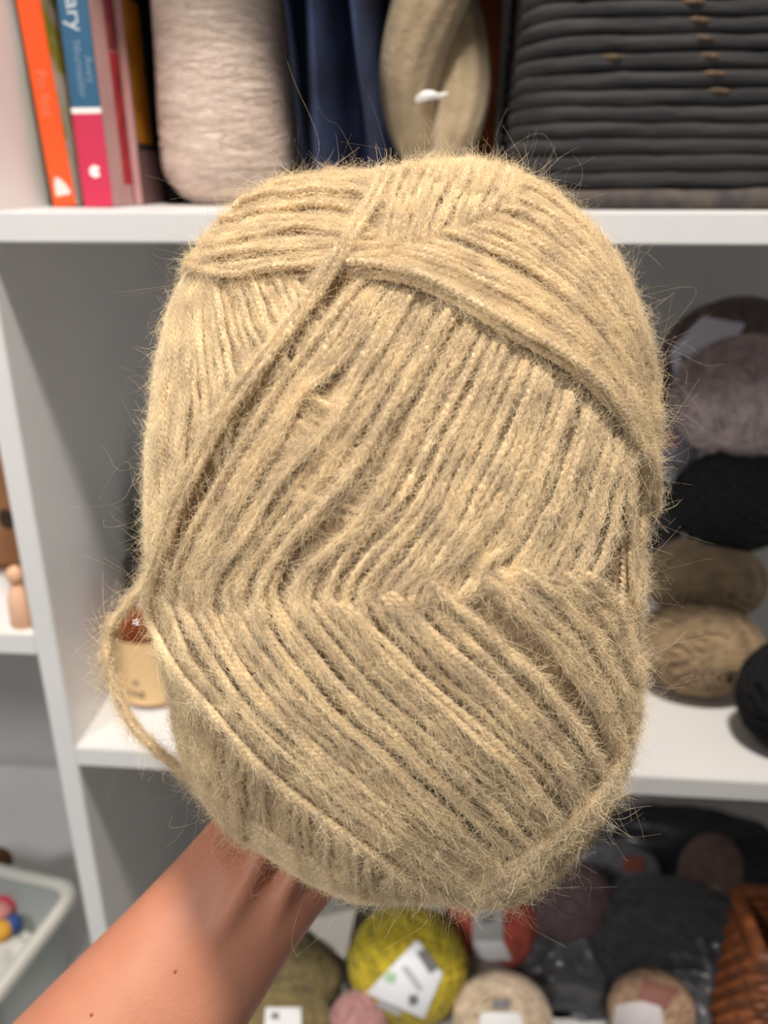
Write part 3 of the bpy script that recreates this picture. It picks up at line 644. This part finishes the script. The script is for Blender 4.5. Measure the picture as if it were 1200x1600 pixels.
kn = [('red', (196, 62, 78), 14, 1408, .011), ('pink', (206, 140, 136), 2, 1424, .010), ('blue', (52, 78, 138), 20, 1444, .008), ('yellow', (226, 166, 66), 3, 1454, .009), ('brown', (112, 74, 48), -8, 1350, .016)]
zin = zb+.062
for nm, col, a, b, r in kn:
    p = at(a, b, 2, zin+r*.9); c = np.array([p[0], p[1], zin+r*.9])
    t = thing('pompom', (c[0], c[1], c[2]-r*.9), nm+' yarn pompom inside the clear plastic box', 'pompom', 'pompoms in the plastic box')
    wound(t, c, (r, r, r*.9), mat('pompom_'+nm, col, .9), 24, .0016)
tissue = mat('tissue', (214, 212, 204), .8, (196, 192, 182), 20, bump=.3, bscale=80)
v, q = blob(inbox(-.0, 0)*[1, 1, 0]+[0, 0, zb+.036], (.088, .054, .028), 3, .10, folds=5.)
c_ = inbox(0, 0)*[1, 1, 0]+[0, 0, zb+.036]; a_ = (v-c_)/[.088, .054, .028]
v = c_+np.sign(a_)*np.abs(a_)**[.6, .6, 1]*[.080, .046, .028]
v[:, 2] = np.clip(v[:, 2], zb+.0125, zb+.0625)
tag(obj('paper_lining', (v, q), tissue), 'crumpled pale paper lining inside the clear plastic box', 'paper')
# ------------------------------------------------------------------ upper shelf: books
def book(px, y, thick, hgt, dpt, lean, label, spine_m, cover_m, group='books on the upper shelf', x=None):
    """px is where the middle of the spine foot is seen"""
    foot = at(px, 322, 1, y); x = foot[0] if x is None else x
    t = thing('book', (x, y+dpt/2, Z_UP), label, 'book', group)
    ca, sa = math.cos(lean), math.sin(lean); h2 = thick/2
    lift = h2*abs(sa)+.0005
    def tf(v):
        v = np.asarray(v, float).copy(); xx, zz = v[:, 0].copy(), v[:, 2].copy()
        v[:, 0] = x+xx*ca-zz*sa; v[:, 2] = Z_UP+lift+xx*sa+zz*ca; v[:, 1] += y
        return v
    B_ = lambda *a, bev=0: (lambda r: (tf(r[0]), r[1]))(box(*a, bev=bev))
    obj('spine', B_(-h2, h2, 0, .0016, 0, hgt, bev=.0004), spine_m, t, smooth=False)
    obj('front_cover', B_(h2-.0012, h2, .0016, dpt, 0, hgt), cover_m, t, smooth=False)
    obj('back_cover', B_(-h2, -h2+.0012, .0016, dpt, 0, hgt), cover_m, t, smooth=False)
    obj('pages', B_(-h2+.0012, h2-.0012, .0016, dpt-.003, .002, hgt-.002), mat('pages', (232, 226, 212), .8), t, smooth=False)
    return t, tf, h2, B_
def spine_text(t, tf, body, size, z, xo, m, sx=1.0):
    v, f = text_mesh(body, size)
    # reads downwards, tops of the letters to the right
    P = np.stack([xo+v[:, 1], np.full(len(v), -.0003), z-v[:, 0]*sx], 1)
    return obj('spine_lettering', (tf(P), f), m, t, smooth=False)
def disc(cx, cz, rx, rz, y, n=20):
    a = np.arange(n)*2*np.pi/n; return np.stack([cx+rx*np.cos(a), np.full(n, y), cz+rz*np.sin(a)], 1), [tuple(range(n))]
orange = mat('book_orange', (255, 98, 42), .5); wht = mat('print_white', (244, 236, 230), .6)
gr = mat('cover_green_photo', (150, 148, 40), .4, (206, 200, 186), 45, lo_=.42, hi_=.58)
t1, f1, h1, B1 = book(101, .065, .0138, .235, .165, math.radians(2.6), 'leaning orange book with a white emblem at the foot of its spine', orange, gr)
v = np.array([(-.004, -.0003, .0055), (.0052, -.0003, .0065), (.0052, -.0003, .009), (.003, -.0003, .0125), (0, -.0003, .0155), (-.0026, -.0003, .0165), (-.004, -.0003, .012)])
obj('spine_emblem', (f1(v), [tuple(range(7))]), wht, t1, smooth=False)
spine_text(t1, f1, 's', .012, .116, -.003, wht)
spine_text(t1, f1, 'Fin fest', .0085, .0735, -.0028, mat('print_peach', (255, 148, 108), .6))
obj('cover_photo', B1(h1, h1+.0002, .02, .15, .03, .075), mat('cover_dark', (74, 62, 54), .5, (120, 126, 40), 50), t1, smooth=False)
blue = mat('book_blue', (44, 92, 124), .5); pink = mat('book_pink', (198, 44, 78), .5)
mauve = mat('cover_mauve', (206, 160, 152), .5, (190, 150, 150), 30)
t2, f2, h2_, B2 = book(154, .060, .0172, .24, .165, math.radians(.4), 'blue and pink book with white lettering on its spine', blue, mauve)
obj('spine_panel', B2(-h2_-.0001, h2_+.0001, -.0002, .001, 0, .0505), pink, t2, smooth=False)
obj('spine_rule', B2(-h2_-.0001, h2_+.0001, -.0003, .001, .0505, .0535), wht, t2, smooth=False)
spine_text(t2, f2, 'nary', .0128, .1145, -.0035, mat('print_pale', (206, 214, 220), .6))
spine_text(t2, f2, 'Nhurmaolinr', .0065, .0875, -.0025, mat('print_blue', (128, 158, 184), .6), .85)
spine_text(t2, f2, 'Avery', .0065, .0795, .0032, MATS['print_blue'], .85)
for q in range(7):
    a = q*.9; obj('spine_logo', (lambda d: (f2(d[0]), d[1]))(disc(.0008+.0022*math.cos(a)*(q > 0), .0195+.0022*math.sin(a)*(q > 0), .0014, .0014, -.0003-.00005*q, 10)), wht, t2, smooth=False)
red = mat('cover_red_knit', (196, 52, 62), .6, (150, 36, 46), 90, bump=.4, bscale=400)
obj('cover_photo', B2(h2_, h2_+.0002, .023, .15, .012, .085), red, t2, smooth=False)
obj('cover_photo', B2(h2_, h2_+.0002, .023, .15, .086, .15), mat('cover_red_dark', (168, 70, 74), .6, (110, 40, 56), 60), t2, smooth=False)
teal = mat('cover_teal', (48, 62, 62), .5, (30, 36, 36), 40); must = mat('cover_mustard', (186, 124, 26), .5, (160, 96, 20), 60)
t3, f3, h3, B3 = book(203, .096, .0050, .232, .155, math.radians(.4), 'slim mauve book with a teal and mustard cover', mauve, teal, x=-.2015)
obj('cover_photo', B3(h3, h3+.0002, .003, .030, .036, .115), must, t3, smooth=False)
obj('cover_panel', B3(h3, h3+.0002, .0, .12, .0, .032), mat('cover_plum', (112, 84, 84), .6), t3, smooth=False)
t4, f4, h4, B4 = book(232, .138, .0055, .236, .16, math.radians(.3), 'thin black book standing beside the cream cone', mat('book_black', (28, 26, 26), .5), mat('book_black2', (34, 32, 32), .5), x=-.1930)
# ---- cream cone of thread
cp = at(349, 304, 1, .10); cr = 100*dep((cp[0], .13, Z_UP))/F; ccx, ccy = cp[0], .10+cr*.55
ct = thing('yarn_cone', (ccx, ccy, Z_UP), 'large cream cone of fine thread standing next to the books', 'yarn cone')
cream = mat('cream_thread', (236, 214, 198), .7, (218, 196, 178), 40, sheen=.2, bump=.3, bscale=260, stretch=(1, 1, 5))
def crad(z):   # radius over height
    z = np.asarray(z, float); return cr*np.where(z < .022, .62+.38*np.sin(np.clip(z/.022, 0, 1)*1.5708), 1.0-.04*np.clip((z-.022)/.13, 0, 1)+.02*np.sin(z*40))
zs = np.r_[0, np.linspace(.0005, .022, 8), np.linspace(.03, .17, 16)]
obj('thread_body', lathe([(.001, Z_UP+.001)]+[(float(crad(z))*.985, Z_UP+.001+z) for z in zs]+[(cr*.5, Z_UP+.185), (.001, Z_UP+.186)], ccx, ccy), cream, ct)
wd = []
for q in range(260):
    z0 = rng.uniform(.012, .165); amp = rng.uniform(.004, .02); ph = rng.uniform(0, 6.28); a = np.linspace(0, 2*np.pi, 50)[:-1]
    z = np.clip(z0+amp*np.sin(a+ph), .004, .172); r_ = crad(z)+rng.uniform(-.0003, .0001)
    wd.append(tube(np.stack([ccx+r_*np.cos(a), ccy+r_*np.sin(a), Z_UP+z], 1), .00042, 4, True))
tag(obj('windings', njoin(wd), cream, ct), kind='stuff')
obj('cone_tip', lathe([(cr*.42, Z_UP+.18), (cr*.3, Z_UP+.225), (.001, Z_UP+.226)], ccx, ccy), mat('cardboard', (176, 150, 118), .8), ct)
# ---- navy cloth, pleated, standing in folds
L0 = at(447, 250, 1, .07); R0 = at(622, 250, 1, .07)
ft = thing('folded_cloth', ((L0[0]+R0[0])/2, .12, Z_UP), 'navy blue cloth hanging in deep vertical folds beside the cone', 'cloth')
navy = mat('navy_cloth', (54, 66, 100), .85, (34, 42, 66), 30, bump=.25, bscale=700)
def pleat(xa, xb, xa2, xb2, nf, ya, dp, seed, ph):
    r0 = np.random.default_rng(seed); nx, nz = 60, 24; u = np.linspace(0, 1, nx); fr = []
    for q in range(nz):
        zt = q/(nz-1); x_a = xa*(1-zt)+xa2*zt; x_b = xb*(1-zt)+xb2*zt
        x = x_a+(x_b-x_a)*u+.004*np.sin(u*9+zt*3+ph)
        y = ya+dp*(.5+.5*np.cos(u*nf*6.28+ph+.9*math.sin(zt*2.2+ph)))*(1-.25*zt)+.006*np.sin(u*3+zt*4)
        fr.append(np.stack([x, y, np.full(nx, Z_UP+.001+zt*.21)], 1))
    Fr_ = np.array(fr); Bk_ = Fr_+[0, .0035, 0]
    V = np.vstack([Fr_.reshape(-1, 3), Bk_.reshape(-1, 3)]); n = nx*nz; Q = []
    for q in range(nz-1):
        for j in range(nx-1):
            a = q*nx+j; Q.append((a, a+1, a+nx+1, a+nx)); Q.append((n+a, n+a+nx, n+a+nx+1, n+a+1))
    for j in range(nx-1):
        Q.append((j, n+j, n+j+1, j+1)); a = (nz-1)*nx+j; Q.append((a, a+1, n+a+1, n+a))
    for q in range(nz-1):
        a = q*nx; Q.append((a, a+nx, n+a+nx, n+a)); a = q*nx+nx-1; Q.append((a, n+a, n+a+nx, a+nx))
    return V, Q
xl, xr2 = L0[0], R0[0]; wx = xr2-xl
obj('fold', pleat(xl, xl+wx*.36, xl-.002, xl+wx*.30, 2, .075, .040, 1, .4), navy, ft)
obj('fold', pleat(xl+wx*.30, xl+wx*.98, xl+wx*.24, xl+wx*.62, 1.5, .070, .050, 2, 2.6), navy, ft)
obj('fold', pleat(xl+wx*.55, xl+wx*1.02, xl+wx*.50, xl+wx*.92, 1, .105, .04, 3, .8), navy, ft)
# ---- twisted tan hank
hkx = at(678, 240, 1, .10)[0]; hy = .105
hk = thing('yarn_hank', (hkx, hy, Z_UP), 'twisted tan wool hank with a white tie behind the big ball', 'yarn hank')
tanw = mat('tan_wool', (178, 156, 124), .85, (158, 136, 106), 60, bump=.5, bscale=260, sheen=.25)
z = np.linspace(0, 1, 46)
for ph in (0, math.pi):
    an = 2.4+ph+z*4.6; sw = .0165*np.sin(np.clip(z, .0, 1)*math.pi)**.35+.002
    P = np.stack([hkx+sw*np.cos(an), hy+.8*sw*np.sin(an), Z_UP+.022+z*.19], 1)
    rad_ = .0200*np.clip(np.sin(np.clip(z, .03, .97)*math.pi), 0, 1)**.3
    # fluted ply of many strands
    n = len(P); k = 40; Tt = np.gradient(P, axis=0); Tt /= np.linalg.norm(Tt, axis=1)[:, None]; N = np.cross(Tt, [0.1, 1, .2]); N /= np.linalg.norm(N, axis=1)[:, None]; Bb = np.cross(Tt, N)
    aa = np.arange(k)*2*np.pi/k; fl = 1+.035*np.cos(aa*10)
    V = (P[:, None, :]+(rad_[:, None]*fl[None, :])[:, :, None]*(N[:, None, :]*np.cos(aa[None, :]+z[:, None]*1.5)[:, :, None]+Bb[:, None, :]*np.sin(aa[None, :]+z[:, None]*1.5)[:, :, None])).reshape(-1, 3)
    V[:, 2] = np.maximum(V[:, 2], Z_UP+.0006)
    Q = [(i*k+j, i*k+(j+1) % k, (i+1)*k+(j+1) % k, (i+1)*k+j) for i in range(n-1) for j in range(k)]+[tuple(range(k))[::-1], tuple((n-1)*k+j for j in range(k))]
    obj('ply', (V, Q), tanw, hk)
tp_ = [at(x, y, 1, yy) for x, y, yy in ((652,156,.062),(662,150,.058),(674,148,.056),(686,150,.058),(699,146,.060))]
obj('tie', tube(spline(np.array(tp_), 24), np.interp(np.linspace(0, 1, 24), [0, .3, 1], [.0016, .0026, .0008]), 8), mat('white_tie', (240, 236, 230), .35), hk)
# ---- brown leather case behind
lc = at(775, 60, 1, .15); lx1 = at(793, 300, 1, .055)[0]-.004; lx0 = lx1-.040
lt = thing('leather_case', ((lx0+lx1)/2, .19, Z_UP), 'brown leather case standing between the hank and the dark basket', 'case')
lea = mat('leather', (150, 80, 34), .5, (122, 62, 24), 40, bump=.2, bscale=400)
obj('body', box(lx0, lx1, .150, .23, Z_UP+.0005, Z_UP+.19, bev=.010), lea, lt)
obj('flap', box(lx0-.0004, lx1+.0004, .146, .151, Z_UP+.066, Z_UP+.188, bev=.002), lea, lt)
obj('strap', box(lx0+.010, lx0+.018, .142, .1465, Z_UP+.03, Z_UP+.188, bev=.001), mat('leather_dark', (84, 42, 18), .5), lt)
# ---- dark coiled basket
bl = at(793, 300, 1, .055); bxl = bl[0]; bxr = bxl+.30; byf, byb = .030, .24
bk = thing('rope_basket', ((bxl+bxr)/2, (byf+byb)/2, Z_UP), 'dark charcoal basket of coiled wool rope on the upper shelf', 'basket')
rope = mat('charcoal_rope', (54, 52, 52), .85, (32, 31, 32), 70, bump=.5, bscale=160, stretch=(.35, .35, 3))
rope2 = mat('brown_rope', (92, 80, 70), .85, (58, 54, 54), 60, bump=.6, bscale=160)
fleck = mat('orange_fleck', (108, 82, 56), .85, (64, 56, 48), 300)
def coil_loop(z, grow, k=10, rad_=.035):
    P = []; x0, x1, y0, y1 = bxl-grow, bxr+grow, byf-grow, byb+grow
    for cx, cyy, a0 in ((x1-rad_, y1-rad_, 0), (x0+rad_, y1-rad_, 90), (x0+rad_, y0+rad_, 180), (x1-rad_, y0+rad_, 270)):
        for q in range(k+1):
            an = math.radians(a0+90*q/k); P.append((cx+rad_*math.cos(an), cyy+rad_*math.sin(an), z))
    P = np.array(P); d = np.r_[0, np.cumsum(np.linalg.norm(np.diff(np.vstack([P, P[:1]]), axis=0), axis=1))]
    t = np.linspace(0, d[-1], 121)[:-1]; Pc = np.vstack([P, P[:1]])
    return np.stack([np.interp(t, d, Pc[:, i]) for i in range(3)], 1)
pitch = .0080; zc = Z_UP+.0056
for q in range(27):
    g = -.0035-.00035*q if q else -.001
    P = coil_loop(zc, g); n = len(P); P[:, 2] += .0006*np.sin(np.linspace(0, 6.28*3, n)+q)+rng.normal(0, .0002, n)
    r_ = (.0046 if q else .0053)*(1+.06*np.sin(np.linspace(0, 6.28*17, n)+q*1.3))
    o = obj('coil', tube(P, r_, 8, True), rope if q else rope2, bk)
    # the coloured slubs spun into the rope
    spots = []
    if 5 < q < 14:
        px_ = 1068+(13-q)*8 if q < 12 else 1068; spots.append(px_)
        if q % 4 == 0: spots.append(px_-150)
    for s_px in spots:
        yy_ = project(np.array([0.1, byf-g, zc]))[1]; c = at(s_px, yy_, 1, byf-g-.0042)
        obj('slub', tube(np.array([[c[0]-.006, c[1]+.002, zc+.0028], [c[0]-.002, c[1]+.0003, zc+.0025], [c[0]+.003, c[1]+.0003, zc+.002], [c[0]+.007, c[1]+.002, zc+.0022]]), np.array([.0005, .0017, .0016, .0005]), 6), fleck, o)
    zc += pitch+(.0012 if q == 0 else 0)
obj('base', box(bxl+.006, bxr-.006, byf+.006, byb-.006, Z_UP+.0006, Z_UP+.006, bev=.002), rope, bk)
